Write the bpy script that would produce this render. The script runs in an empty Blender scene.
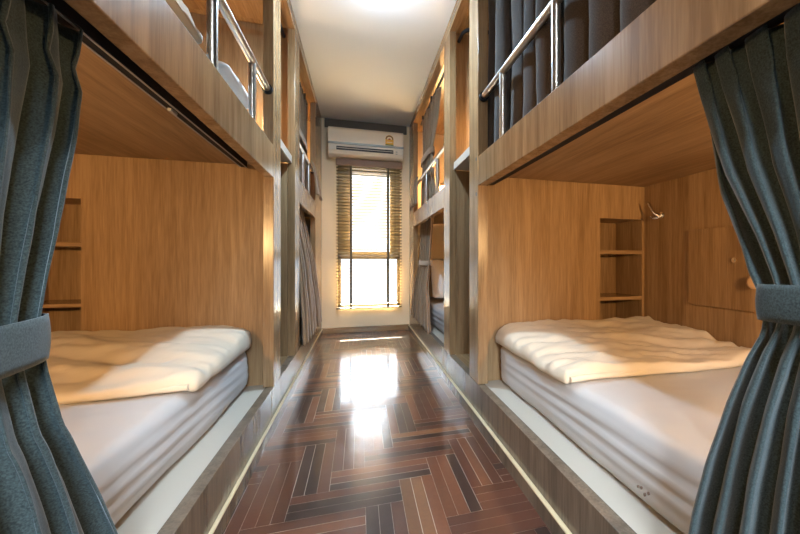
import bpy, bmesh, math, random
from mathutils import Vector, Matrix, noise
PI = math.pi
random.seed(11)
scene = bpy.context.scene
COL = scene.collection

# ------------------------------------------------------------------ materials
def nt(name):
    m = bpy.data.materials.new(name); m.use_nodes = True
    n = m.node_tree.nodes; l = m.node_tree.links
    return m, n, l, n['Principled BSDF']

def plain(name, col, rough=.5, metal=0., spec=.5, bump=None, sheen=0., noisy=None):
    m, n, l, p = nt(name)
    p.inputs['Base Color'].default_value = (*col, 1)
    p.inputs['Roughness'].default_value = rough
    p.inputs['Metallic'].default_value = metal
    p.inputs['Specular IOR Level'].default_value = spec
    if sheen:
        p.inputs['Sheen Weight'].default_value = sheen
        p.inputs['Sheen Roughness'].default_value = .4
        p.inputs['Sheen Tint'].default_value = (.85, .93, 1, 1)
    tc = n.new('ShaderNodeTexCoord')
    if noisy:
        sc, amt = noisy
        t = n.new('ShaderNodeTexNoise'); t.inputs['Scale'].default_value = sc; t.inputs['Detail'].default_value = 4
        l.new(tc.outputs['Object'], t.inputs['Vector'])
        r = n.new('ShaderNodeValToRGB')
        r.color_ramp.elements[0].position = .3; r.color_ramp.elements[1].position = .7
        r.color_ramp.elements[0].color = (*[c * (1 - amt) for c in col], 1)
        r.color_ramp.elements[1].color = (*[min(1, c * (1 + amt)) for c in col], 1)
        l.new(t.outputs['Fac'], r.inputs['Fac']); l.new(r.outputs['Color'], p.inputs['Base Color'])
    if bump:
        sc, st, dist = bump
        t = n.new('ShaderNodeTexNoise'); t.inputs['Scale'].default_value = sc; t.inputs['Detail'].default_value = 3
        l.new(tc.outputs['Object'], t.inputs['Vector'])
        b = n.new('ShaderNodeBump'); b.inputs['Strength'].default_value = st; b.inputs['Distance'].default_value = dist
        l.new(t.outputs['Fac'], b.inputs['Height']); l.new(b.outputs['Normal'], p.inputs['Normal'])
    return m

def wood(name, axis, light, dark, rough=.24, spec=.5):
    """laminate oak: long streaks along one axis, a few cathedral figures, board seams"""
    m, n, l, p = nt(name)
    tc = n.new('ShaderNodeTexCoord'); oi = n.new('ShaderNodeObjectInfo')
    add = n.new('ShaderNodeVectorMath'); add.operation = 'MULTIPLY_ADD'
    cmb = n.new('ShaderNodeCombineXYZ')
    for k in range(3): l.new(oi.outputs['Random'], cmb.inputs[k])
    add.inputs[1].default_value = (7, 11, 5)
    l.new(cmb.outputs[0], add.inputs[0]); l.new(tc.outputs['Object'], add.inputs[2])
    def mapped(hi, lo):
        mp = n.new('ShaderNodeMapping'); s = [hi] * 3; s['xyz'.index(axis)] = lo
        mp.inputs['Scale'].default_value = s
        l.new(add.outputs[0], mp.inputs['Vector']); return mp
    a = n.new('ShaderNodeTexNoise'); a.inputs['Scale'].default_value = 1; a.inputs['Detail'].default_value = 6; a.inputs['Roughness'].default_value = .65
    a.inputs['Distortion'].default_value = .6
    l.new(mapped(26, 1.1).outputs[0], a.inputs['Vector'])
    b = n.new('ShaderNodeTexNoise'); b.inputs['Scale'].default_value = 1; b.inputs['Detail'].default_value = 3
    b.inputs['Distortion'].default_value = 1.2
    l.new(mapped(5, .55).outputs[0], b.inputs['Vector'])
    c = n.new('ShaderNodeTexNoise'); c.inputs['Scale'].default_value = 1; c.inputs['Detail'].default_value = 2
    l.new(mapped(150, 9).outputs[0], c.inputs['Vector'])
    m1 = n.new('ShaderNodeMix'); m1.data_type = 'FLOAT'; m1.inputs['Factor'].default_value = .45
    l.new(a.outputs['Fac'], m1.inputs['A']); l.new(b.outputs['Fac'], m1.inputs['B'])
    m2 = n.new('ShaderNodeMix'); m2.data_type = 'FLOAT'; m2.inputs['Factor'].default_value = .22
    l.new(m1.outputs[0], m2.inputs['A']); l.new(c.outputs['Fac'], m2.inputs['B'])
    r = n.new('ShaderNodeValToRGB')
    r.color_ramp.elements[0].position = .40; r.color_ramp.elements[0].color = (*dark, 1)
    r.color_ramp.elements[1].position = .60; r.color_ramp.elements[1].color = (*light, 1)
    l.new(m2.outputs[0], r.inputs['Fac']); l.new(r.outputs['Color'], p.inputs['Base Color'])
    p.inputs['Roughness'].default_value = rough; p.inputs['Specular IOR Level'].default_value = spec
    bp = n.new('ShaderNodeBump'); bp.inputs['Strength'].default_value = .15; bp.inputs['Distance'].default_value = .001
    l.new(c.outputs['Fac'], bp.inputs['Height']); l.new(bp.outputs['Normal'], p.inputs['Normal'])
    return m

OAK_L, OAK_D = (.37, .232, .118), (.205, .118, .054)
M = {}
M['oak'] = wood('oak_upright', 'z', OAK_L, OAK_D)
M['oak_long'] = wood('oak_lengthwise', 'y', OAK_L, OAK_D)
M['oak_cross'] = wood('oak_crosswise', 'x', OAK_L, OAK_D)
M['oak_matte'] = wood('oak_matte', 'z', OAK_L, OAK_D, .42, .25)
M['oak_matte_long'] = wood('oak_matte_lengthwise', 'y', OAK_L, OAK_D, .42, .25)
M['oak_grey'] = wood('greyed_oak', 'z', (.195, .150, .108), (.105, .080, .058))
M['white_board'] = plain('white_laminate', (.47, .425, .36), .45)
M['plaster'] = plain('cream_plaster', (.92, .77, .54), .8, bump=(60, .1, .001))
M['ceiling'] = plain('white_ceiling_paint', (.79, .83, .87), .75)
M['pillow_cotton'] = plain('white_cotton', (.74, .73, .72), .85)
M['linen'] = plain('cream_bed_linen', (.60, .52, .41), .85, bump=(420, .12, .0006), sheen=.1)
M['sheet'] = plain('white_fitted_sheet', (.48, .47, .47), .8, bump=(420, .1, .0005), sheen=.1)
M['curtain'] = plain('slate_tweed_curtain', (.042, .060, .063), .95, spec=.12, sheen=.35, noisy=(330, .45), bump=(500, .3, .001))
M['curtain_shaded'] = plain('shaded_tweed_curtain', (.060, .046, .038), .95, spec=.12, sheen=.3, noisy=(330, .35), bump=(500, .3, .001))  # same cloth, shade under bunk and beam put into the colour
M['curtain_warm_lit'] = plain('warm_lit_tweed_curtain', (.28, .195, .125), .95, spec=.12, sheen=.3, noisy=(330, .35), bump=(500, .3, .001))  # same cloth again, warm light on the far curtains put into the colour
M['steel'] = plain('brushed_steel', (.56, .53, .49), .30, 1.)
M['chrome'] = plain('chrome', (.8, .78, .75), .15, 1.)
M['black'] = plain('black_track', (.010, .010, .012), .6, spec=.2)
M['grey_plastic'] = plain('grey_lip', (.3, .3, .3), .4)
M['white_plastic'] = plain('white_plastic', (.88, .78, .63), .4)
M['dark_slot'] = plain('dark_slot', (.035, .032, .03), .6)
M['strip'] = plain('grey_metal_strip', (.30, .32, .29), .35, .4)
M['blind'] = plain('olive_wood_slats', (.165, .12, .052), .5)
M['tape'] = plain('olive_ladder_tape', (.13, .10, .06), .8)
M['valance'] = plain('brown_valance', (.27, .15, .075), .5)
M['frame'] = plain('bronze_window_frame', (.17, .13, .07), .4)
M['shade_dark'] = plain('wall_shade', (.13, .105, .08), .6)
M['skirt_edge'] = plain('cream_edging', (.62, .50, .31), .4)
M['peg'] = plain('pale_beech', (.62, .40, .22), .5, noisy=(20, .1))
M['yellow'] = plain('yellow_paper', (.80, .42, .04), .5)
M['red'] = plain('red_ink', (.5, .06, .03), .5)
M['green'] = plain('green_ink', (.10, .20, .05), .5)
M['brown_ink'] = plain('brown_ink', (.16, .08, .03), .5)
M['cream_ink'] = plain('cream_ink', (.9, .75, .5), .5)
M['stain'] = plain('brown_stain', (.17, .12, .10), .95, spec=.1)

def emit(name, col, s):
    m, n, l, p = nt(name)
    p.inputs['Base Color'].default_value = (*col, 1)
    p.inputs['Emission Color'].default_value = (*col, 1); p.inputs['Emission Strength'].default_value = s
    return m
M['lamp_lens'] = emit('lamp_lens', (1, .95, .88), 25)
M['warm_lens'] = emit('warm_lens', (1, .62, .25), 6)

m, n, l, p = nt('window_glass')
for x in list(n):
    if x.type != 'OUTPUT_MATERIAL': n.remove(x)
out = [x for x in n if x.type == 'OUTPUT_MATERIAL'][0]
tr = n.new('ShaderNodeBsdfTransparent'); gl = n.new('ShaderNodeBsdfGlossy'); gl.inputs['Roughness'].default_value = .02
fr = n.new('ShaderNodeFresnel'); mx = n.new('ShaderNodeMixShader'); fr.inputs['IOR'].default_value = 1.45
l.new(fr.outputs[0], mx.inputs[0]); l.new(tr.outputs[0], mx.inputs[1]); l.new(gl.outputs[0], mx.inputs[2]); l.new(mx.outputs[0], out.inputs[0])
M['glass'] = m

# parquet: colour per strip comes from a colour attribute
m, n, l, p = nt('parquet')
at = n.new('ShaderNodeAttribute'); at.attribute_name = 'strip'
tc = n.new('ShaderNodeTexCoord')
mp = n.new('ShaderNodeMapping'); mp.inputs['Scale'].default_value = (60, 60, 60)
l.new(tc.outputs['Object'], mp.inputs['Vector'])
no = n.new('ShaderNodeTexNoise'); no.inputs['Scale'].default_value = 1; no.inputs['Detail'].default_value = 5; no.inputs['Roughness'].default_value = .7
l.new(mp.outputs[0], no.inputs['Vector'])
mr = n.new('ShaderNodeMapRange'); mr.inputs['To Min'].default_value = .7; mr.inputs['To Max'].default_value = 1.3
l.new(no.outputs['Fac'], mr.inputs['Value'])
mm = n.new('ShaderNodeMix'); mm.data_type = 'RGBA'; mm.blend_type = 'MULTIPLY'; mm.inputs['Factor'].default_value = 1
l.new(at.outputs['Color'], mm.inputs['A']); l.new(mr.outputs[0], mm.inputs['B'])
l.new(mm.outputs['Result'], p.inputs['Base Color'])
n2 = n.new('ShaderNodeTexNoise'); n2.inputs['Scale'].default_value = 9; n2.inputs['Detail'].default_value = 5
l.new(tc.outputs['Object'], n2.inputs['Vector'])
r2 = n.new('ShaderNodeMapRange'); r2.inputs['To Min'].default_value = .22; r2.inputs['To Max'].default_value = .50
l.new(n2.outputs['Fac'], r2.inputs['Value']); l.new(r2.outputs[0], p.inputs['Roughness'])
p.inputs['Coat Weight'].default_value = 1.0; p.inputs['Coat IOR'].default_value = 1.7; p.inputs['Coat Roughness'].default_value = .13
p.inputs['Specular IOR Level'].default_value = .6
n3 = n.new('ShaderNodeTexNoise'); n3.inputs['Scale'].default_value = 11; n3.inputs['Detail'].default_value = 7
l.new(tc.outputs['Object'], n3.inputs['Vector'])
b3 = n.new('ShaderNodeBump'); b3.inputs['Strength'].default_value = .26; b3.inputs['Distance'].default_value = .004
l.new(n3.outputs['Fac'], b3.inputs['Height']); l.new(b3.outputs['Normal'], p.inputs['Normal']); l.new(b3.outputs['Normal'], p.inputs['Coat Normal'])
M['parquet'] = m

# ------------------------------------------------------------------ mesh helpers
class MB:
    """collects shapes (world coordinates) that become ONE mesh object"""
    def __init__(s): s.v = []; s.f = []; s.sm = []
    def add(s, vs, fs, smooth=False):
        b = len(s.v); s.v += [Vector(v) for v in vs]
        s.f += [[b + i for i in f] for f in fs]; s.sm += [smooth] * len(fs); return s
    def box(s, x0, x1, y0, y1, z0, z1, bevel=0.0):
        if x0 > x1: x0, x1 = x1, x0
        bm = bmesh.new(); bmesh.ops.create_cube(bm, size=1)
        for v in bm.verts:
            v.co = Vector(((x0 + x1) / 2 + v.co.x * (x1 - x0), (y0 + y1) / 2 + v.co.y * (y1 - y0), (z0 + z1) / 2 + v.co.z * (z1 - z0)))
        if bevel: bmesh.ops.bevel(bm, geom=bm.edges[:], offset=bevel, segments=2, affect='EDGES', profile=.5)
        bm.verts.index_update()
        s.add([v.co.copy() for v in bm.verts], [[v.index for v in f.verts] for f in bm.faces]); bm.free(); return s
    def tube(s, pts, r, seg=14, cap=True):
        pts = [Vector(q) for q in pts]; vs = []; fs = []
        up = None
        for i, q in enumerate(pts):
            t = (pts[min(i + 1, len(pts) - 1)] - pts[max(i - 1, 0)]).normalized()
            if up is None:
                up = Vector((0, 0, 1)) if abs(t.z) < .9 else Vector((1, 0, 0))
            a = t.cross(up).normalized(); b = a.cross(t).normalized(); up = b
            rr = r[i] if isinstance(r, (list, tuple)) else r
            for k in range(seg):
                an = 2 * PI * k / seg; vs.append(q + a * math.cos(an) * rr + b * math.sin(an) * rr)
        for i in range(len(pts) - 1):
            for k in range(seg):
                k2 = (k + 1) % seg
                fs.append([i * seg + k, i * seg + k2, (i + 1) * seg + k2, (i + 1) * seg + k])
        s.add(vs, fs, True)
        if cap:
            n0 = len(vs) - seg
            s.add([vs[k] for k in range(seg)], [list(range(seg))[::-1]]); s.add([vs[n0 + k] for k in range(seg)], [list(range(seg))])
        return s
    def grid(s, fn, nu, nv, closed_u=False):
        vs = [fn(i / nu, j / nv) for j in range(nv + 1) for i in range(nu + (0 if closed_u else 1))]
        w = nu if closed_u else nu + 1; fs = []
        for j in range(nv):
            for i in range(nu):
                i2 = (i + 1) % w
                fs.append([j * w + i, j * w + i2, (j + 1) * w + i2, (j + 1) * w + i])
        return s.add(vs, fs, True)
    def rbox(s, x0, x1, y0, y1, z0, z1, r, step, disp=None):
        """rounded box from a fine grid, then displaced"""
        rx, ry, rz = r
        bm = bmesh.new(); seen = {}
        def ax(a, b, rr):
            m_ = max(2, int(round((b - a - 2 * rr) / step)))
            k = 5
            e = [a + rr * (1 - math.cos(PI / 2 * i / k)) for i in range(k)]
            mid = [a + rr + (b - a - 2 * rr) * i / m_ for i in range(m_ + 1)]
            return e + mid + [b - (q - a) for q in reversed(e)]
        X, Y, Z = ax(x0, x1, rx), ax(y0, y1, ry), ax(z0, z1, rz)
        vs = []; fs = []
        def vid(i, j, k):
            key = (i, j, k)
            if key not in seen:
                q = Vector((X[i], Y[j], Z[k]))
                c = Vector((min(max(q.x, x0 + rx), x1 - rx), min(max(q.y, y0 + ry), y1 - ry), min(max(q.z, z0 + rz), z1 - rz)))
                d = q - c; nn = Vector((d.x / rx, d.y / ry, d.z / rz))
                if nn.length > 1e-9:
                    u = nn.normalized(); q = c + Vector((u.x * rx, u.y * ry, u.z * rz))
                else: u = Vector((0, 0, 1))
                if disp: q = disp(q, u)
                seen[key] = len(vs); vs.append(q)
            return seen[key]
        nx, ny, nz = len(X) - 1, len(Y) - 1, len(Z) - 1
        for i in range(nx):
            for j in range(ny):
                fs.append([vid(i, j, 0), vid(i, j + 1, 0), vid(i + 1, j + 1, 0), vid(i + 1, j, 0)])
                fs.append([vid(i, j, nz), vid(i + 1, j, nz), vid(i + 1, j + 1, nz), vid(i, j + 1, nz)])
        for i in range(nx):
            for k in range(nz):
                fs.append([vid(i, 0, k), vid(i + 1, 0, k), vid(i + 1, 0, k + 1), vid(i, 0, k + 1)])
                fs.append([vid(i, ny, k), vid(i, ny, k + 1), vid(i + 1, ny, k + 1), vid(i + 1, ny, k)])
        for j in range(ny):
            for k in range(nz):
                fs.append([vid(0, j, k), vid(0, j, k + 1), vid(0, j + 1, k + 1), vid(0, j + 1, k)])
                fs.append([vid(nx, j, k), vid(nx, j + 1, k), vid(nx, j + 1, k + 1), vid(nx, j, k + 1)])
        bm.free()
        return s.add(vs, fs, True)
    def build(s, name, mat, parent=None, origin=None):
        o0 = Vector((0, 0, 0))
        if parent is not None: o0 = wloc(parent)
        elif origin is not None: o0 = Vector(origin)
        else:
            xs = [v.x for v in s.v]; ys = [v.y for v in s.v]; zs = [v.z for v in s.v]
            o0 = Vector(((min(xs) + max(xs)) / 2, (min(ys) + max(ys)) / 2, min(zs)))
        me = bpy.data.meshes.new(name)
        me.from_pydata([v - o0 for v in s.v], [], s.f); me.update()
        me.polygons.foreach_set('use_smooth', s.sm)
        bm = bmesh.new(); bm.from_mesh(me); bmesh.ops.recalc_face_normals(bm, faces=bm.faces[:]); bm.to_mesh(me); bm.free()
        me.materials.append(M[mat] if isinstance(mat, str) else mat)
        o = bpy.data.objects.new(name, me); COL.objects.link(o)
        if parent is not None: o.parent = parent
        else: o.location = o0
        return o

def wloc(o):
    v = Vector(o.location)
    while o.parent is not None:
        o = o.parent; v += Vector(o.location)
    return v

def tag(o, label=None, cat=None, group=None, kind=None):
    if label: o['label'] = label
    if cat: o['category'] = cat
    if group: o['group'] = group
    if kind: o['kind'] = kind
    return o
def empty(name, loc, label, cat, group=None):
    o = bpy.data.objects.new(name, None); o.location = loc; o.empty_display_size = .1
    COL.objects.link(o); return tag(o, label, cat, group)
def fbm(p, sc, oct=3):
    return noise.fractal(Vector(p) * sc, 1.0, 2.0, oct)
def lerp(a, b, t): return a + (b - a) * t
def curve(keys, z):
    """piecewise smooth look-up in a list of (z, value), z descending or ascending"""
    ks = sorted(keys)
    if z <= ks[0][0]: return ks[0][1]
    for (a, va), (b, vb) in zip(ks, ks[1:]):
        if z <= b:
            t = (z - a) / (b - a); return va + (vb - va) * t
    return ks[-1][1]

# ------------------------------------------------------------------ setting
YW, YB, CZ = 4.52, -1.15, 2.50
XFR, XFL = .575, -.408       # baseboard faces

# floor: block herringbone, three strips to a block, one mesh
w = .0425; nb = 3; B = 3 * w
verts = []; faces = []; cols = []
x0f, x1f = -.50, .66
def strip(xa, xb, ya, yb):
    xa, xb = max(xa, x0f), min(xb, x1f); ya, yb = max(ya, YB), min(yb, YW + .02)
    if xb - xa < .002 or yb - ya < .002: return
    g = random.choice((.0003, .0003, .0003, .0005, .0012)); i = len(verts)
    dz = [random.uniform(-.00035, .0) for _ in range(2)]
    if xb - xa > yb - ya: zz = [dz[0], dz[0], dz[1], dz[1]]
    else: zz = [dz[0], dz[1], dz[1], dz[0]]
    for (x, y), z in zip(((xa + g, ya + g), (xb - g, ya + g), (xb - g, yb - g), (xa + g, yb - g)), zz):
        verts.append((x, y, z))
    faces.append((i, i + 1, i + 2, i + 3))
    k = random.random()
    if k < .28: c = (.034, .015, .011)
    elif k < .70: c = (.100, .032, .017)
    elif k < .92: c = (.17, .057, .024)
    else: c = (.23, .092, .035)
    q = random.uniform(.65, 1.0); cols.append([v_ * q for v_ in c])
for cx in range(-8, 10):
    for cy in range(-14, 40):
        d = (cx - cy) % (2 * nb)
        ox, oy = .02, .03
        if d == 0:
            for k in range(3): strip(ox + cx * B, ox + (cx + nb) * B, oy + cy * B + k * w, oy + cy * B + (k + 1) * w)
        elif d == 2 * nb - 1:
            for k in range(3): strip(ox + cx * B + k * w, ox + cx * B + (k + 1) * w, oy + cy * B, oy + (cy + nb) * B)
i = len(verts)
verts += [(x0f, YB, -.0016), (x1f, YB, -.0016), (x1f, YW + .02, -.0016), (x0f, YW + .02, -.0016)]
faces.append((i, i + 1, i + 2, i + 3)); cols.append((.62, .56, .50))
me = bpy.data.meshes.new('floor'); me.from_pydata(verts, [], faces)
ca = me.color_attributes.new('strip', 'FLOAT_COLOR', 'CORNER')
for pi, pl in enumerate(me.polygons):
    for li in pl.loop_indices: ca.data[li].color = (*cols[pi], 1)
me.materials.append(M['parquet'])
fl = bpy.data.objects.new('floor', me); COL.objects.link(fl); tag(fl, 'glossy reddish brown herringbone parquet floor', kind='structure')

tag(MB().box(-1.75, 1.95, YB, YW + .2, CZ, CZ + .1).build('ceiling', 'ceiling'), 'plain white ceiling', kind='structure')
tag(MB().box(-1.75, -1.60, YB, YW + .2, -.1, CZ).build('wall_left', 'plaster'), kind='structure')
tag(MB().box(1.78, 1.95, YB, YW + .2, -.1, CZ).build('wall_right', 'plaster'), kind='structure')
BX, BXX, BZ0, BZ1 = -.25, .45, .95, 1.95
tag(MB().box(-1.60, BX, YB - .12, YB, -.1, CZ).box(BXX, 1.78, YB - .12, YB, -.1, CZ).box(BX, BXX, YB - .12, YB, -.1, BZ0).box(BX, BXX, YB - .12, YB, BZ1, CZ).build('wall_back', 'plaster'), kind='structure')
w2 = tag(MB().box(BX, BX + .04, YB - .09, YB - .03, BZ0, BZ1).box(BXX - .04, BXX, YB - .09, YB - .03, BZ0, BZ1).box(BX + .04, BXX - .04, YB - .09, YB - .03, BZ0, BZ0 + .04).box(BX + .04, BXX - .04, YB - .09, YB - .03, BZ1 - .04, BZ1).build('fill_window', 'frame'), kind='structure')  # rear opening added out of view for cool fill on the curtains
MB().box(BX + .03, BXX - .03, YB - .062, YB - .058, BZ0 + .03, BZ1 - .03).build('pane', 'glass', w2)
tag(MB().box(-1.60, x0f, YB, YW, -.1, -.002).box(x1f, 1.78, YB, YW, -.1, -.002).box(x0f, x1f, YB, YW, -.1, -.004).build('floor_slab', 'plaster'), kind='structure')
WX0, WX1, WZ0, WZ1 = -.245, .478, .30, 1.985
tag(MB().box(-1.60, WX0, YW, YW + .14, -.1, CZ).box(WX1, 1.78, YW, YW + .14, -.1, CZ)
    .box(WX0, WX1, YW, YW + .14, -.1, WZ0).box(WX0, WX1, YW, YW + .14, WZ1, CZ).build('wall_far', 'plaster'), 'cream end wall around the window', kind='structure')
tag(MB().box(XFL - .01, XFR + .01, YW - .014, YW - .001, 0, .068, .003).build('baseboard_far', 'oak_cross'), kind='structure')
# baseboards along the bunks with a pale edging on top
bl = tag(MB().box(XFL, XFL - .0115, YB + .01, YW - .02, 0, .056).build('baseboard_left', 'oak_grey'), kind='structure')
MB().box(XFL + .001, XFL - .0115, YB + .01, YW - .02, .0565, .062, .001).build('edging', 'skirt_edge', bl)
br = tag(MB().box(XFR, XFR + .0145, YB + .01, YW - .02, 0, .056).build('baseboard_right', 'oak_grey'), kind='structure')
MB().box(XFR - .001, XFR + .0145, YB + .01, YW - .02, .0565, .062, .001).build('edging', 'skirt_edge', br)

tag(MB().box(XFL + .02, XFR - .02, YW - .012, YW - .001, 2.395, CZ - .001, .002).build('shade_band_1', 'shade_dark'), kind='structure')  # dark strip standing in for the shade above the air conditioner
# window
win = tag(MB().box(WX0, WX0 + .035, YW + .03, YW + .10, WZ0, WZ1).box(WX1 - .035, WX1, YW + .03, YW + .10, WZ0, WZ1)
          .box(WX0, WX1, YW + .03, YW + .10, WZ0, WZ0 + .03).box(WX0, WX1, YW + .03, YW + .10, WZ1 - .04, WZ1)
          .box(WX0, WX1, YW + .03, YW + .10, .865, .925).build('window_1', 'frame'), 'tall narrow window behind the blind', kind='structure')
MB().box(WX0 + .036, WX0 + .135, YW + .04, YW + .09, .926, WZ1 - .041).box(WX1 - .12, WX1 - .036, YW + .04, YW + .09, .926, WZ1 - .041)\
    .box(WX0 + .135, WX1 - .12, YW + .04, YW + .09, WZ1 - .09, WZ1 - .041).box(WX0 + .135, WX1 - .12, YW + .04, YW + .09, .926, .96).build('sash', 'frame', win)
MB().box(WX0 + .03, WX1 - .03, YW + .063, YW + .067, WZ0 + .02, .87).box(WX0 + .13, WX1 - .115, YW + .063, YW + .067, .95, WZ1 - .08).build('pane', 'glass', win)

# ------------------------------------------------------------------ venetian blind
BX0, BX1 = -.256, .490; BY = YW - .055
bl_ = empty('venetian_blind', ((BX0 + BX1) / 2, BY, .29), 'olive brown wooden venetian blind lowered over the tall window below the air conditioner', 'blind')
MB().box(BX0, BX1, BY - .03, BY + .03, 1.955, 1.985, .002).build('headrail', 'frame', bl_)
MB().box(BX0 - .004, BX1 + .004, BY - .046, BY - .034, 1.945, 2.025, .003).build('valance', 'valance', bl_)
sl = MB(); nsl = 45; pitch = (1.925 - .325) / (nsl - 1)
for i in range(nsl):
    z = .325 + pitch * i; t = math.radians(-11)
    c_, s_ = math.cos(t), math.sin(t)
    def pt(x, a, b): return (x, BY + a * c_ - b * s_, z + a * s_ + b * c_)
    hw, th = .0245, .0014
    vs = [pt(BX0, -hw, -th), pt(BX1, -hw, -th), pt(BX1, hw, -th), pt(BX0, hw, -th), pt(BX0, -hw, th), pt(BX1, -hw, th), pt(BX1, hw, th), pt(BX0, hw, th)]
    sl.add(vs, [(0, 3, 2, 1), (4, 5, 6, 7), (0, 1, 5, 4), (1, 2, 6, 5), (2, 3, 7, 6), (3, 0, 4, 7)])
sl.build('slats', 'blind', bl_)
for tx in (-.095, .327):
    MB().box(tx - .013, tx + .013, BY - .0285, BY - .0275, .30, 1.95).box(tx - .013, tx + .013, BY + .0275, BY + .0285, .30, 1.95).build('ladder_tape', 'tape', bl_)
MB().box(BX0, BX1, BY - .025, BY + .025, .288, .302, .003).build('bottom_rail', 'blind', bl_)
MB().tube([(.40, BY - .037, 1.95), (.402, BY - .037, 1.0)], .002, 6).tube([(.412, BY - .037, 1.95), (.413, BY - .037, 1.05)], .002, 6).build('pull_cord', 'tape', bl_)

# ------------------------------------------------------------------ air conditioner
AX0, AX1, AYF = -.332, .492, YW - .225
ac = empty('air_conditioner', ((AX0 + AX1) / 2, YW - .1, 2.03), 'white wall mounted split air conditioner above the window blind', 'air conditioner')
prof = [(YW - .001, 2.06), (YW - .001, 2.345), (AYF + .03, 2.345), (AYF + .012, 2.335), (AYF, 2.315), (AYF - .004, 2.19), (AYF - .002, 2.165), (AYF + .004, 2.155), (AYF + .012, 2.085), (AYF + .03, 2.05), (AYF + .07, 2.03), (YW - .06, 2.03)]
vs = [(AX0, y, z) for y, z in prof] + [(AX1, y, z) for y, z in prof]; k = len(prof)
MB().add(vs, [list(range(k))[::-1], [k + i for i in range(k)]] + [[i, (i + 1) % k, k + (i + 1) % k, k + i] for i in range(k)]).build('body', 'white_plastic', ac)
MB().box(AX0 - .002, AX1 + .002, AYF - .008, AYF + .01, 2.150, 2.172, .002).build('trim_strip', 'strip', ac)
v_ = MB()
def slope(z): return AYF + .004 + (2.155 - z) / .07 * .008
v_.box(AX0 + .085, AX1 - .115, slope(2.11) - .006, slope(2.11) + .02, 2.088, 2.128, .002)
lv = v_.build('outlet', 'dark_slot', ac)
MB().box(AX0 + .09, AX1 - .12, slope(2.11) - .011, slope(2.11) - .005, 2.105, 2.110).build('louver', 'white_plastic', lv)
MB().box(AX1 - .088, AX1 - .068, slope(2.115) - .0035, slope(2.115) + .01, 2.108, 2.116).box(AX1 - .088, AX1 - .068, slope(2.09) - .004, slope(2.09) + .01, 2.085, 2.091).build('indicator', 'strip', ac)
# yellow rating label, arched top with a ringed dial
def plate(xc, z0, zs, hw, y, arch=True):
    pts = [(xc - hw, z0), (xc + hw, z0), (xc + hw, zs)]
    if arch: pts += [(xc + hw * math.cos(a), zs + hw * math.sin(a)) for a in [PI * i / 14 for i in range(1, 14)]]
    pts += [(xc - hw, zs)]
    return pts
def extr(mb, pts, y0, y1):
    k = len(pts); vs = [(x, y0, z) for x, z in pts] + [(x, y1, z) for x, z in pts]
    mb.add(vs, [list(range(k)), [k + i for i in range(k)][::-1]] + [[i, (i + 1) % k, k + (i + 1) % k, k + i] for i in range(k)]); return mb
lx, yl = .332, AYF - .006
lab = extr(MB(), plate(lx, 2.176, 2.250, .046, 0), yl, yl + .012).build('rating_label', 'yellow', ac)
def half(xc, zc, r, rin=0):
    o = [(xc + r * math.cos(PI * i / 14), zc + r * math.sin(PI * i / 14)) for i in range(15)]
    inn = [(xc + rin * math.cos(PI * i / 14), zc + rin * math.sin(PI * i / 14)) for i in range(14, -1, -1)] if rin else []
    return o + inn
extr(MB(), half(lx, 2.247, .044, .032), yl - .0006, yl).build('dial_ring', 'brown_ink', lab)
extr(MB(), half(lx, 2.247, .030), yl - .0006, yl).build('dial', 'cream_ink', lab)
extr(MB(), half(lx, 2.243, .015), yl - .0012, yl - .0005).build('dial_mark', 'red', lab)
MB().box(lx - .030, lx + .034, yl - .0008, yl, 2.210, 2.218).build('text_line', 'cream_ink', lab)
MB().box(lx - .046, lx + .046, yl - .0008, yl, 2.176, 2.188).build('green_strip', 'green', lab)

# ------------------------------------------------------------------ bunks
def bx(mb, sg, a, b, *r, **k): return mb.box(sg * a, sg * b, *r, **k)

def bunk(sg, F, posts, y0, y1, rail, plat_y, back, deck, guard_z, guard_ys, label, near, screw_y):
    """sg: +1 right of the aisle, -1 left; F: front distance from the aisle axis"""
    r0, r1 = rail
    root = empty('bunk_bed', (sg * (F + .5), (y0 + y1) / 2, 0), label, 'bunk bed', 'oak bunk beds along the aisle')
    for ya, yb, th in posts:
        p_ = bx(MB(), sg, F, F + th, ya, yb, 0.206, 2.42, bevel=.0025).build('post', 'oak', root)
    rl = MB()
    ya, yb = posts[0][1], posts[1][0]
    bx(rl, sg, F, F + (.05 if sg > 0 else .043), ya + .001, yb - .001, r0, r1, bevel=.0025).build('bed_rail', 'oak', root)
    bx(MB(), sg, F, F + .058, y0, y1 + (.469 if near else 0), 2.42, CZ - .001, bevel=.002).build('top_beam', 'oak_long', root)
    bx(MB(), sg, F + .0585, back, y0, y1 + (.469 if near else 0), 2.445, 2.46).build('canopy_board', 'oak_long', root)
    # base: front board, white bed board
    pa, pb = plat_y
    bx(MB(), sg, F, F + .04, pa + .0008, pb - .0008, .001, .205, bevel=.0015).build('base_board', 'oak_grey', root)
    bx(MB(), sg, F + .0405, back, pa + .001, pb - .001, .16, .199, bevel=.001).build('bed_board', 'white_board', root)
    bx(MB(), sg, back + .001, back + .016, y0, y1 + (.469 if near else 0), .2, CZ - .001).build('back_panel', 'oak_matte', root)
    return root

def guard(root, sg, x, ya, yb, z, ys, zb, flanges=(1, 1)):
    X = sg * x
    g = MB().tube([(X, ya, z), (X, yb, z)], .0165, 18).build('guard_rail', 'steel', root)
    for y in ys: MB().tube([(X, y, zb), (X, y, z - .004)], .0155, 16).build('upright', 'steel', g)
    for yy, d, on in ((ya, 1, flanges[0]), (yb, -1, flanges[1])):
        if on: MB().tube([(X, yy, z), (X, yy + d * .022, z)], .024, 18).build('flange', 'black', g)

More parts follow.
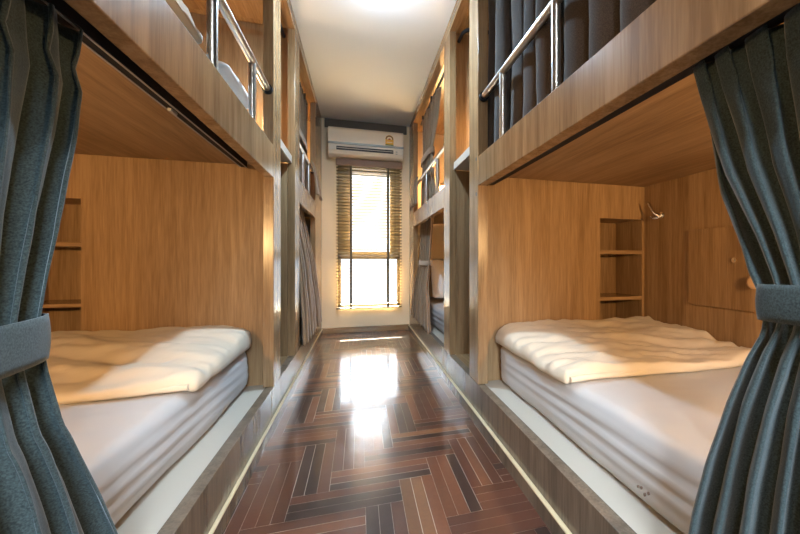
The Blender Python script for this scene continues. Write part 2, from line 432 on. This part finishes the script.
def screws(root, sg, F, ys, zs):
    s_ = []
    for y in ys:
        for z in zs:
            b = MB(); X0, X1 = sg * (F - .0006), sg * (F + .004)
            b.tube([(X0, y, z), (X1, y, z)], .010, 12)
            b.build('screw_cap', 'dark_slot', root)

def niche(root, sg, panel_y, xi, xo, back, ceil, z0, z1, shelves, xin, depth):
    """end panel of a sleeping box with a recessed shelf niche near the back panel"""
    y = panel_y; t = .018
    b = MB()
    bx(b, sg, xin, xi, y, y + t, .2, ceil); bx(b, sg, xi, xo, y, y + t, z1, ceil)
    bx(b, sg, xi, xo, y, y + t, .2, z0); bx(b, sg, xo, back, y, y + t, .2, ceil)
    pn = b.build('end_panel', 'oak_matte', root)
    q = MB()
    bx(q, sg, xi - .014, xi, y + t, y + depth, z0, z1); bx(q, sg, xo, xo + .014, y + t, y + depth, z0, z1)
    bx(q, sg, xi - .014, xo + .014, y + depth, y + depth + .01, z0, z1)
    bx(q, sg, xi - .014, xo + .014, y + t, y + depth, z1, z1 + .014); bx(q, sg, xi - .014, xo + .014, y + t, y + depth, z0 - .014, z0)
    q.build('niche', 'oak_matte', pn)
    for s0, s1 in shelves: bx(MB(), sg, xi + .0005, xo - .0005, y + .001, y + depth - .001, s0, s1, bevel=.001).build('shelf', 'oak_cross', pn)
    return pn

# right, near
R1 = bunk(1, .59, [(-.42, -.27, .055), (1.80, 1.955, .055)], -.42, 1.955, (1.24, 1.39), (-.42, 1.955), 1.695, 1.307, 1.70, None,
          'large oak bunk bed with chrome wall hook and square hatch, closed upper curtain', True, None)
bx(MB(), 1, .641, 1.694, -.42, 1.878, 1.307, 1.36).build('upper_deck', 'oak_matte_long', R1)
niche(R1, 1, 1.86, 1.374, 1.674, 1.694, 1.306, .36, 1.103, [(.889, .913), (.610, .631)], .6455, .24)
guard(R1, 1, .618, -.268, 1.799, 1.70, (1.53, 1.065, .6, .135), 1.39)
screws(R1, 1, .59, (1.83,), (1.385, 1.20))
tr = MB(); bx(tr, 1, .652, .693, -.25, 1.84, 1.2555, 1.3065); tr.build('curtain_track', 'black', R1)
# left, near
L1 = bunk(-1, .42, [(-.30, -.15, .05), (2.064, 2.236, .05)], -.30, 2.236, (1.274, 1.438), (-.30, 2.236), 1.53, 1.345, 1.72, None,
          'large oak bunk bed on the left with black curtain track under its rail', True, None)
bx(MB(), -1, .4635, 1.529, -.30, 2.062, 1.345, 1.40).box(-.4725, -1.529, 2.062, 2.149, 1.345, 1.40).build('upper_deck', 'oak_matte_long', L1)
niche(L1, -1, 2.13, 1.241, 1.511, 1.529, 1.344, .40, 1.138, [(.916, .937), (.634, .650)], .4705, .24)
guard(L1, -1, .447, -.148, 2.063, 1.718, (1.785, 1.335, .885, .435), 1.438)
screws(L1, -1, .42, (2.12,), (1.43, 1.235))
tb = MB()
bx(tb, -1, .538, .573, -.14, 2.06, 1.316, 1.3445, bevel=.002)
trk = tb.build('curtain_track', 'black', L1)
bx(MB(), -1, .540, .545, -.14, 2.06, 1.3145, 1.3165).box(-.570, -.565, -.14, 2.06, 1.3145, 1.3165).build('track_lip', 'grey_plastic', trk)
MB().box(-.550, -.561, 1.32, 1.36, 1.306, 1.316, .002).build('glider_stop', 'grey_plastic', trk)

# far bunks; each starts with an open alcove between its own end panel and the near bunk
R2 = bunk(1, .59, [(2.425, 2.595, .048), (4.16, 4.515, .05)], 2.425, 4.515, (1.24, 1.39), (2.425, 4.515), 1.695, 1.307, 1.70, None,
          'oak bunk bed by the end wall with tied curtains in both openings', False, None)
bx(MB(), 1, .641, 1.694, 2.45, 4.51, 1.307, 1.36).build('upper_deck', 'oak_matte_long', R2)
bx(MB(), 1, .6385, 1.694, 2.427, 2.448, .2, 1.469).build('end_panel', 'oak_matte', R2)
bx(MB(), 1, .6385, 1.694, 2.47, 2.49, 1.523, 2.444).build('end_panel', 'oak_matte', R2)
guard(R2, 1, .616, 2.596, 4.159, 1.70, (3.46, 2.95), 1.39)
screws(R2, 1, .59, (2.51,), (1.385, 1.20))
L2 = bunk(-1, .42, [(2.705, 2.898, .046), (3.908, 4.515, .05)], 2.705, 4.515, (1.274, 1.438), (2.705, 4.515), 1.53, 1.345, 1.74, None,
          'oak bunk bed by the end wall with pleated curtain closing its lower opening', False, None)
bx(MB(), -1, .4725, 1.529, 2.73, 4.51, 1.345, 1.40).build('upper_deck', 'oak_matte_long', L2)
bx(MB(), -1, .4675, 1.529, 2.707, 2.728, .2, 1.507).build('end_panel', 'oak_matte', L2)
bx(MB(), -1, .4675, 1.529, 2.75, 2.77, 1.561, 2.444).build('end_panel', 'oak_matte', L2)
guard(L2, -1, .447, 2.899, 3.907, 1.738, (3.25, 3.6), 1.438)
screws(L2, -1, .42, (2.80,), (1.43, 1.235))
for sg, F, ya, yb, z, back, root, xin in ((1, .59, 1.955, 2.425, 1.472, 1.695, R1, .62), (-1, .42, 2.236, 2.705, 1.510, 1.53, L1, .44)):
    bx(MB(), sg, xin, back - .001, ya + .001, yb - .0005, z, z + .05, bevel=.002).build('alcove_top', 'white_board', root)
    bx(MB(), sg, F, F + .04, ya + .0008, yb - .0008, .001, .205, bevel=.0015).build('base_board', 'oak_grey', root)
    bx(MB(), sg, F + .0405, back - .001, ya + .001, yb - .001, .17, .205).build('alcove_floor', 'oak_long', root)
    root = R2 if sg > 0 else L2
    # black upper track, bends into the alcove
    X = F + .078
    ye = 4.10 if sg > 0 else 3.88
    yc = ya + .36 if sg > 0 else ya + .13
    pts = [(sg * X, ye, 2.385)] + [(sg * X, yc + .07, 2.385)] + [(sg * (X + .07 * (1 - math.cos(a))), yc + .07 - .07 * math.sin(a), 2.385) for a in [PI / 2 * i / 6 for i in range(1, 7)]] + [(sg * (X + .55), yc, 2.385)]
    tk = MB().tube(pts, .012, 8).build('curtain_track', 'black', root)
    for y in (ye - .1, ye - .6): bx(MB(), sg, X - .006, X + .006, y - .01, y + .01, 2.39, 2.4445).build('bracket', 'black', tk)
    ylt = posts_y = (2.6 if sg > 0 else 2.9)
    lowz = 1.307 if sg > 0 else 1.345
    bx(MB(), sg, F + .065, F + .10, ylt, ye, lowz - .028, lowz - .0005).build('curtain_track', 'black', root)
# upper track of the near right bunk
MB().box(.672, .70, -.25, 1.90, 2.40, 2.425).box(.672, .70, .1, .13, 2.425, 2.4445).box(.672, .70, 1.5, 1.53, 2.425, 2.4445).build('curtain_track', 'black', R1)

# details on the near right back panel
XB = 1.695
hat = MB().box(XB - .012, XB - .0002, 1.19, 1.536, .62, 1.012, .002).build('hatch_door', 'oak_matte', R1)
MB().tube([(XB - .012, 1.285, .853), (XB - .018, 1.285, .853)], .012, 16).tube([(XB - .018, 1.285, .853), (XB - .022, 1.285, .853)], .007, 12).build('lock', 'chrome', hat)
MB().tube([(XB - .002, 1.182, .755), (XB - .025, 1.182, .755)], [.010, .010], 14)\
    .tube([(XB - .025, 1.182, .755), (XB - .028, 1.182, .755), (XB - .04, 1.182, .755), (XB - .043, 1.182, .755)], [.016, .030, .030, .022], 22).build('peg', 'peg', R1)
hk = MB().tube([(XB - .0005, 1.72, 1.115), (XB - .008, 1.72, 1.115)], .020, 18)
hk.tube([(XB - .008, 1.72, 1.118), (XB - .03, 1.725, 1.112), (XB - .045, 1.735, 1.125), (XB - .055, 1.752, 1.158), (XB - .062, 1.765, 1.19)], [.009, .009, .008, .007, .008], 10)
hk.tube([(XB - .008, 1.722, 1.112), (XB - .03, 1.73, 1.098), (XB - .044, 1.745, 1.097), (XB - .05, 1.757, 1.112)], [.009, .008, .007, .008], 10)
hk.build('coat_hook', 'chrome', R1)

# ------------------------------------------------------------------ bedding
def mattress(x0, x1, y0, y1, z0, z1, sg, label, seed, group='fitted sheet mattresses', ripple=.0042, origin=None):
    def disp(q, u):
        q = Vector(q)
        e = min(1, max(0, (q.z - z0) / (z1 - z0)))
        side = abs(u.x)
        q += u * (.010 * fbm((q.x * .8 + seed, q.y * .8, q.z * 2), 2.2))
        if side > .3:     # long wrinkles of the stretched sheet
            ph = q.z * 150 + 2.6 * fbm((q.y * .5, q.z * .6, seed), 1.6) + 4.5 * q.y
            f = math.exp(-((q.z - (z0 + .12)) / .062) ** 2)
            q.x += u.x * ripple * math.sin(ph) * f * side * (.35 + .65 * min(1, max(0, (y1 - q.y) / .7)))
            q.x += u.x * .012 * math.sin(PI * e)
        if u.z > .5:
            q.z += .004 * fbm((q.x + seed, q.y * 2.2, 0), 3) * u.z
        return q
    o = MB().rbox(x0, x1, y0, y1, z0, z1, (.035, .06, .035), .011, disp).build('mattress', 'sheet')
    return tag(o, label, 'mattress', group)

def duvet(x0, x1, y0, y1, zb, zfar, znear, sg, label, seed, front):
    """folded cover: thick along the end panel, thin hem towards the viewer"""
    def disp(q, u):
        q = Vector(q)
        t = (q.y - y0) / (y1 - y0); k = (q.z - zb) / .04
        top = zb + lerp(znear, zfar, max(0, min(1, t)) ** .7) - .0
        xx = abs(q.x - front) / abs(x1 - x0)           # distance from the aisle side
        sag = 1 - .38 * math.exp(-xx / .07) * (0.4 + .6 * t)
        if k > .3:
            h = (top - zb) * sag
            wr = .022 * fbm((q.x * 1.0 + seed, q.y * 3.2 + q.x * 1.2, seed), 2.4) + .008 * fbm((q.x * 2 + seed, q.y * 6 - q.x * 2, 1), 3.0) + .010 * (1 - 2 * abs(fbm((q.x * .7 + seed, q.y * 2.2 + q.x * .8, 9), 3.2)))
            wr += .003 * math.sin((q.y * 40 + 4 * fbm((q.x, q.y, seed), 2.5))) * (.5 + .5 * fbm((q.x * 1.2, seed, q.y), 2))
            q.z = zb + max(.012, h * (k if k < 1 else 1) + wr * min(1, k))
        edge = .018 * fbm((q.x * 2, seed, q.z * 3), 2.0)
        if t < .3: q.y += edge + .02 * math.sin(q.x * 7 + seed) * (1 - t / .3)
        # slumps over the mattress edge on the aisle side
        if xx < .06: q.z -= .012 * (1 - xx / .06); q.x += -sg * (.010 * fbm((q.y * 3, seed, 0), 2.5) + .008)
        q.x += sg * .010 * fbm((q.y * 1.5, seed, 4), 2)
        return q
    o = MB()
    o.rbox(min(x0, x1), max(x0, x1), y0, y1, zb, zb + .04, (.02, .02, .0199), .014, disp)
    d_ = o.build('duvet', 'linen')
    # rolled hem along the near edge
    h = MB(); pts = []
    for i in range(40):
        f = i / 39; x = lerp(front - sg * -.012, x1 if abs(x1) > abs(x0) else x0, f)
        pts.append((x, y0 + .012 + .012 * math.sin(x * 7 + seed) + .008 * fbm((x * 2, seed, 0), 2), zb + .014 + .003 * fbm((x * 3, seed, 2), 2)))
    h.tube(pts, .011, 10).build('hem', 'linen', d_)
    return tag(d_, label, 'duvet', 'folded duvets')

mattress(.72, 1.675, -.15, 1.835, .1995, .41, 1, 'white sheeted mattress in the lower right bunk, brown marks on its side', 3)
mk = MB()
for y, z, a in ((.800, .252, .003), (.787, .256, .0035), (.776, .245, .004), (.763, .256, .004)):
    k = [(y + a * .55 * math.cos(t), z + a * 1.2 * math.sin(t)) for t in [2 * PI * i / 9 for i in range(9)]]
    mk.add([(.7055, p[0], p[1]) for p in k] + [(.715, p[0], p[1]) for p in k], [list(range(9)), list(range(9, 18))[::-1]] + [[i, (i + 1) % 9, 9 + (i + 1) % 9, 9 + i] for i in range(9)])
MATT_R = [o for o in COL.objects if o.name == 'mattress'][0]
mk.build('stain', 'stain', MATT_R)
mattress(-1.515, -.55, -.02, 2.11, .1995, .41, -1, 'white sheeted mattress in the lower left bunk with long side wrinkles', 7)
duvet(.705, 1.682, 1.12, 1.845, .415, .085, .04, 1, 'folded cream duvet on the lower right mattress beside the shelf niche and hook wall', 2.3, .705)
duvet(-1.515, -.535, 1.405, 2.118, .415, .105, .036, -1, 'folded cream duvet on the lower left mattress at the foot panel', 5.1, -.535)
# far lower right bunk: mattress, duvet and a pillow leaning up
mattress(.70, 1.675, 2.50, 4.48, .1995, .40, 1, 'white mattress in the far lower right bunk behind the tied curtain', 9)
def pillow(x0, x1, y0, y1, z0, z1, label, seed, tilt=0):
    cx, cy, cz = (x0 + x1) / 2, (y0 + y1) / 2, z0
    def disp(q, u):
        a = (q.x - cx) / ((x1 - x0) / 2); b = (q.y - cy) / ((y1 - y0) / 2)
        f = (1 - .75 * abs(a) ** 3) * (1 - .75 * abs(b) ** 3)
        zc = (z0 + z1) / 2
        q = Vector((q.x, q.y, zc + (q.z - zc) * max(.15, f) + .006 * fbm((q.x, q.y, seed), 6)))
        if tilt:
            d = Vector((q.x, q.y - y0, q.z - z0)); d.rotate(Matrix.Rotation(tilt, 3, 'X')); q = Vector((d.x, d.y + y0, d.z + z0))
        return q
    o = MB().rbox(x0, x1, y0, y1, z0, z1, (.04, .04, .04), .03, disp).build('pillow', 'pillow_cotton')
    return tag(o, label, 'pillow', 'pillows')
pillow(.74, 1.36, 3.86, 4.30, .425, .59, 'white pillow propped up in the far lower right bunk', 4, 1.2)
# upper bunks: near left shows its blanket edge and pillow above the rail
mattress(-1.515, -.50, -.20, 2.20, 1.4005, 1.53, -1, 'white mattress in the upper left bunk behind the steel guard rail', 12, ripple=0)
def heap(x0, x1, y0, y1, zb, h, label, seed, mat='linen'):
    def disp(q, u):
        k = (q.z - zb) / .05
        a = (q.x - x0) / (x1 - x0); b = (q.y - y0) / (y1 - y0)
        f = (math.sin(PI * min(1, max(0, a))) ** .35) * (math.sin(PI * min(1, max(0, b))) ** .45)
        z = zb + k * (.02 + h * f * (1 + .5 * fbm((q.x, q.y, seed), 5))) + (.018 * fbm((q.x * 2, q.y, seed), 9) if k > .5 else 0)
        return Vector((q.x + .02 * fbm((q.y, q.z, seed), 5), q.y + .02 * fbm((q.x, seed, q.z), 5), max(z, zb)))
    o = MB().rbox(x0, x1, y0, y1, zb, zb + .05, (.024, .024, .0249), .018, disp).build('duvet', mat)
    return tag(o, label, 'duvet', 'duvets')
heap(-1.0, -.475, .75, 1.36, 1.532, .10, 'crumpled cream duvet showing over the upper left bed rail', 1.7)
pillow(-1.2, -.485, 1.58, 2.03, 1.537, 1.665, 'white pillow in the upper left bunk under the warm reading light', 8)

# ------------------------------------------------------------------ curtains
def cloth(name, mat, zt, zb, xc, ya, yb, N, amp, label, group, seed, flap=None, tie=None, nz=70, sharp=.28, parent=None, top=None):
    """pleated cloth; xc, ya, yb, amp are look-ups over height z"""
    per = 22; nu = int(N * per)
    def fn(s, t):
        z = lerp(zt, zb, t)
        a, b = curve(ya, z), curve(yb, z); A = curve(amp, z)
        ph = 2 * PI * N * s + .9 * fbm((s * 5, seed, z * .55), 1.4) + seed
        wv = math.sin(ph); loc = .75 + .5 * noise.noise(Vector((math.floor(ph / (2 * PI)) * 1.7 + seed, seed, z * .8)))
        x = curve(xc, z) + A * loc * (wv + sharp * math.sin(2 * ph + .7))
        y = lerp(a, b, s) + (b - a) / N * .17 * math.sin(2 * ph + seed)
        x += .006 * fbm((s * 9, z * 1.5, seed), 1.6); y += .006 * fbm((z * 1.6, s * 6, seed + 3), 1.5)
        zz = z
        if flap: x += flap(s, z)
        if top: zz += top(s) * (1 - t)
        if t > .98: zz += .006 * math.sin(ph * .5 + seed)
        return (x, y, zz)
    o = MB().grid(fn, nu, nz).build(name, mat, parent)
    md = o.modifiers.new('thickness', 'SOLIDIFY'); md.thickness = .003; md.offset = 0
    if label: tag(o, label, 'curtain', group)
    return o
def tieband(cur, mat, xc, yc, zc, ax, ay, h, slope=0.):
    def fn(s, t):
        a = 2 * PI * s
        ca, sa = math.cos(a), math.sin(a)
        e = .75
        x = xc + ax * math.copysign(abs(ca) ** e, ca); y = yc + ay * math.copysign(abs(sa) ** e, sa)
        bulge = .003 * math.sin(PI * t)
        return (x + bulge * ca, y + bulge * sa, zc + h * (.5 - t) + slope * sa)
    o = MB().grid(fn, 48, 6, closed_u=True).build('tieback', mat, cur)
    md = o.modifiers.new('thickness', 'SOLIDIFY'); md.thickness = .004; md.offset = 0
    return o
pinch = lambda top, a0, a1: [(top, a0), (top - .085, a1 * .35), (top - .16, a1)]

# near left, lower opening
zt = 1.312
c = cloth('curtain', 'curtain', zt, .212,
          [(zt, -.553), (1.1, -.543), (.73, -.515), (.55, -.495), (.21, -.490)],
          [(zt, .30), (.73, .42), (.21, .30)],
          [(zt, .925), (1.185, .925), (1.07, .880), (.92, .82), (.84, .795), (.75, .770), (.67, .770), (.58, .78), (.47, .83), (.31, .90), (.21, .93)],
          8, [(zt, .026), (1.27, .020), (1.232, .006), (1.19, .022), (1.10, .034), (.9, .037), (.735, .027), (.6, .034), (.4, .040), (.21, .040)],
          'slate grey curtain tied back at the left edge, nearest lower left bunk', 'lower bunk curtains', 1.3, sharp=.22)
tieband(c, 'curtain', -.512, .560, .722, .040, .222, .072, .004)
# near right, lower opening
zt = 1.2545
c = cloth('curtain', 'curtain', zt, .212,
          [(zt, .678), (1.19, .684), (1.1, .688), (.78, .690), (.6, .672), (.21, .664)],
          [(zt, .655), (1.19, .640), (1.015, .575), (.895, .510), (.825, .480), (.78, .465), (.74, .465), (.69, .485), (.59, .515), (.47, .55), (.35, .578), (.21, .60)],
          [(zt, .06), (.78, .22), (.21, .08)],
          10, [(zt, .018), (1.235, .018), (1.195, .005), (1.15, .020), (1.05, .029), (.9, .031), (.78, .023), (.6, .032), (.21, .040)],
          'slate grey curtain tied back at the right edge, nearest lower right bunk', 'lower bunk curtains', 4.2, sharp=.2,
          flap=lambda s, z: .11 * max(0, 1 - s / .10) * min(1, max(0, (z - .85) / .4)), top=lambda s: -.035 * max(0, 1 - s / .10))
tieband(c, 'curtain', .690, .338, .782, .042, .138, .062, -.004)
# near right, upper opening, drawn closed along the guard rail
cloth('curtain', 'curtain_shaded', 2.40, 1.405, [(2.40, .69), (1.4, .680)], [(2.4, 1.885), (1.5, 1.885)], [(2.4, -.24), (1.5, -.24)],
      14, [(2.4, .040), (1.5, .042)], 'shaded closed curtain hanging in deep pleats behind the upper right guard rail', 'upper bunk curtains', 2.0, sharp=.25, nz=40)
# far left, lower opening: spread, hem hanging just over the base edge
cloth('curtain', 'curtain_warm_lit', 1.314, .225, [(1.314, -.500), (1.15, -.470), (.8, -.425), (.4, -.395), (.225, -.388)], [(1.314, 2.94), (.225, 2.92)],
      [(1.314, 3.55), (.9, 3.82), (.5, 3.99), (.225, 4.08)], 8, [(1.314, .016), (1.2, .010), (.9, .020), (.225, .022)],
      'pleated warm lit curtain spread across the far lower left bunk opening', 'lower bunk curtains', 3.1, sharp=.2, nz=50)
# far right, lower opening: tied
c = cloth('curtain', 'curtain_warm_lit', 1.277, .225, [(1.277, .668), (.95, .655), (.83, .648), (.6, .600), (.225, .572)], [(1.277, 4.05), (.83, 4.05), (.5, 4.13), (.225, 4.17)],
          [(1.277, 3.40), (1.0, 3.45), (.83, 3.46), (.6, 3.30), (.225, 3.05)], 6, [(1.277, .018), (.83, .018), (.5, .024), (.225, .022)],
          'warm lit curtain tied at mid height in the far lower right bunk opening', 'lower bunk curtains', 5.5, sharp=.2, nz=50)
tieband(c, 'curtain_warm_lit', .652, 3.755, .825, .027, .33, .05)
# far right, upper opening: tied, its tail over the guard rail
c = cloth('curtain', 'curtain_warm_lit', 2.365, 1.46, [(2.365, .668), (1.9, .665), (1.62, .660), (1.46, .668)], [(2.365, 4.02), (1.92, 3.95), (1.46, 4.1)],
          [(2.365, 3.12), (2.1, 3.22), (1.92, 3.42), (1.46, 3.30)], 6, [(2.365, .024), (1.92, .018), (1.46, .018)],
          'warm lit curtain tied at mid height in the far upper right bunk opening', 'upper bunk curtains', 6.4, sharp=.2, nz=44)
tieband(c, 'curtain_warm_lit', .664, 3.69, 1.90, .032, .30, .06)
cloth('tail', 'curtain_warm_lit', 1.74, 1.43, [(1.74, .592), (1.70, .580), (1.43, .556)], [(1.74, 3.85), (1.43, 3.75)], [(1.74, 4.05), (1.43, 4.20)], 3, [(1.74, .008), (1.43, .016)], None, None, 1.7, nz=16, parent=c)
# far left, upper opening: tied
c = cloth('curtain', 'curtain_warm_lit', 2.365, 1.48, [(2.365, -.498), (1.9, -.495), (1.48, -.490)], [(2.365, 2.98), (1.9, 3.07), (1.48, 2.99)],
          [(2.365, 3.86), (1.9, 3.76), (1.48, 3.82)], 7, [(2.365, .022), (2.0, .018), (1.48, .018)],
          'warm lit curtain gathered in the far upper left bunk opening beneath its track', 'upper bunk curtains', 7.7, sharp=.2, nz=44)
tieband(c, 'curtain_warm_lit', -.496, 3.42, 1.90, .032, .37, .06)
t_ = cloth('tail', 'curtain_warm_lit', 1.775, 1.47, [(1.775, -.425), (1.73, -.408), (1.47, -.372)], [(1.775, 3.62), (1.47, 3.60)], [(1.775, 3.80), (1.47, 4.06)], 3, [(1.775, .008), (1.47, .016)], None, None, 2.7, nz=16, parent=c)

# ------------------------------------------------------------------ lamps
def area(name, loc, size, power, col, rot=(0, 0, 0), parent=None, spread=None):
    d = bpy.data.lights.new(name, 'AREA'); d.shape = 'DISK'; d.size = size; d.energy = power; d.color = col
    if spread: d.spread = spread
    o = bpy.data.objects.new(name, d); COL.objects.link(o); o.rotation_euler = rot
    o.location = loc; 
    return o
def downlight(x, y, strength, power, label, lens):
    t = empty('ceiling_lamp', (x, y, CZ), label, 'lamp', 'ceiling lamps')
    MB().tube([(x, y, CZ - .001), (x, y, CZ - .012), (x, y, CZ - .075)], [.060, .086, .090], 36).build('base', 'white_plastic', t)
    g = [(x, y, CZ - .076)] + [(x, y, CZ - .105 - .05 * math.sin(a)) for a in [-PI / 6 + (PI * 2 / 3) * i / 9 for i in range(10)]]
    rr = [.040] + [.05 * math.cos(a) + .0004 for a in [-PI / 6 + (PI * 2 / 3) * i / 9 for i in range(10)]]
    area('lamp_light', (x, y, CZ - .158), .06, power, lens)
    M['globe_' + label] = emit('lamp_globe', lens, strength)
    MB().tube(g, rr, 24).build('globe', 'globe_' + label, t)
downlight(.091, 2.165, 75, 14.5, 'round white ceiling lamp above the aisle between the bunk beds', (.54, .78, 1))
downlight(.091, -.35, 12, 7, 'round white fill lamp added above the aisle behind the viewer', (.84, .93, 1))  # unseen lamp added as fill from behind the viewer

def reading(x, y, z, power, label, d, beam=False):
    t = empty('reading_lamp', (x, y, z), label, 'lamp', 'reading lamps')
    MB().tube([(x, y, z), (x, y - .02 * d, z)], .03, 18).tube([(x, y - .02 * d, z), (x, y - .05 * d, z + .01)], .012, 10).build('mount', 'chrome', t)
    MB().tube([(x, y - .05 * d, z + .03), (x, y - .06 * d, z - .03)], [.022, .034], 18).build('shade', 'white_plastic', t)
    if beam:
        area('reading_light', (x, y - .075 * d, z - .02), .07, power, (1, .60, .25), rot=(PI / 2 + .12, 0, 0 if d < 0 else PI)); return
    d_ = bpy.data.lights.new('reading_light', 'POINT'); d_.energy = power; d_.color = (1, .60, .25); d_.shadow_soft_size = .05
    o = bpy.data.objects.new('reading_light', d_); COL.objects.link(o); o.location = (x, y - .075 * d, z - .06)
reading(.95, 2.468, 1.80, 5, 'small chrome reading lamp on the end panel of the upper right bunk', 1)
reading(-.85, 2.748, 1.85, 7, 'small chrome reading lamp on the end panel of the upper left bunk', 1)
reading(1.10, -.40, 1.08, 23, 'small chrome fill lamp added unseen at the head of the lower right bunk', -1, True)  # added out of view, warm fill for the lower right bunk
reading(-1.0, -.28, 1.08, 24, 'small chrome fill lamp added unseen at the head of the lower left bunk', -1, True)  # added out of view, warm fill for the lower left bunk
reading(1.0, 4.50, 1.80, 10, 'small chrome reading lamp in the far upper right bunk', 1)
reading(1.1, 2.4495, 1.05, 7, 'small chrome reading lamp in the far lower right bunk', -1)
reading(-.9, 4.50, 1.85, 10, 'small chrome reading lamp in the far upper left bunk', 1)

# ------------------------------------------------------------------ daylight
wd = bpy.data.worlds.new('sky'); scene.world = wd; wd.use_nodes = True
bg = wd.node_tree.nodes['Background']
wn, wl = wd.node_tree.nodes, wd.node_tree.links
wtc = wn.new('ShaderNodeTexCoord'); sx = wn.new('ShaderNodeSeparateXYZ'); wl.new(wtc.outputs['Generated'], sx.inputs[0])
wr = wn.new('ShaderNodeMapRange'); wr.interpolation_type = 'SMOOTHSTEP'
for nm, vv in (('From Min', .16), ('From Max', .50), ('To Min', 1.25), ('To Max', 42.0)): wr.inputs[nm].default_value = vv
wl.new(sx.outputs['Z'], wr.inputs['Value']); wl.new(wr.outputs[0], bg.inputs['Strength'])
bg.inputs['Color'].default_value = (.72, .87, 1.0, 1)
pd = bpy.data.lights.new('window_portal', 'AREA'); pd.shape = 'RECTANGLE'; pd.size = WX1 - WX0; pd.size_y = WZ1 - WZ0
pd.cycles.is_portal = True
po = bpy.data.objects.new('window_portal', pd); COL.objects.link(po)
po.location = ((WX0 + WX1) / 2, YW + .16, (WZ0 + WZ1) / 2); po.rotation_euler = (-PI / 2, 0, 0)

p2 = bpy.data.lights.new('rear_portal', 'AREA'); p2.shape = 'RECTANGLE'; p2.size = .70; p2.size_y = 1.0
p2.cycles.is_portal = True
q2 = bpy.data.objects.new('rear_portal', p2); COL.objects.link(q2); q2.location = (.10, YB - .13, 1.45); q2.rotation_euler = (PI / 2, 0, 0)
sd = bpy.data.lights.new('sun', 'SUN'); sd.energy = 150; sd.color = (1, .88, .68); sd.angle = math.radians(.6)
so = bpy.data.objects.new('sun', sd); COL.objects.link(so); so.location = (-1, 9, 6)
so.rotation_euler = Vector((.02, -1, -.72)).to_track_quat('-Z', 'Y').to_euler()
# ------------------------------------------------------------------ camera
cd = bpy.data.cameras.new('camera'); cam = bpy.data.objects.new('camera', cd); COL.objects.link(cam)
cam.location = (0, 0, .85); cam.rotation_euler = (PI / 2, 0, -math.radians(16.34))
cd.sensor_fit = 'HORIZONTAL'; cd.sensor_width = 36; cd.lens = 365 / 800 * 36
cd.shift_x = -66.5 / 800; cd.shift_y = -6.4 / 800; cd.clip_start = .02
scene.camera = cam
vs_ = scene.view_settings
vs_.view_transform = 'Standard'; vs_.look = 'None'; vs_.gamma = 1; vs_.use_curve_mapping = False; vs_.exposure = 1.27
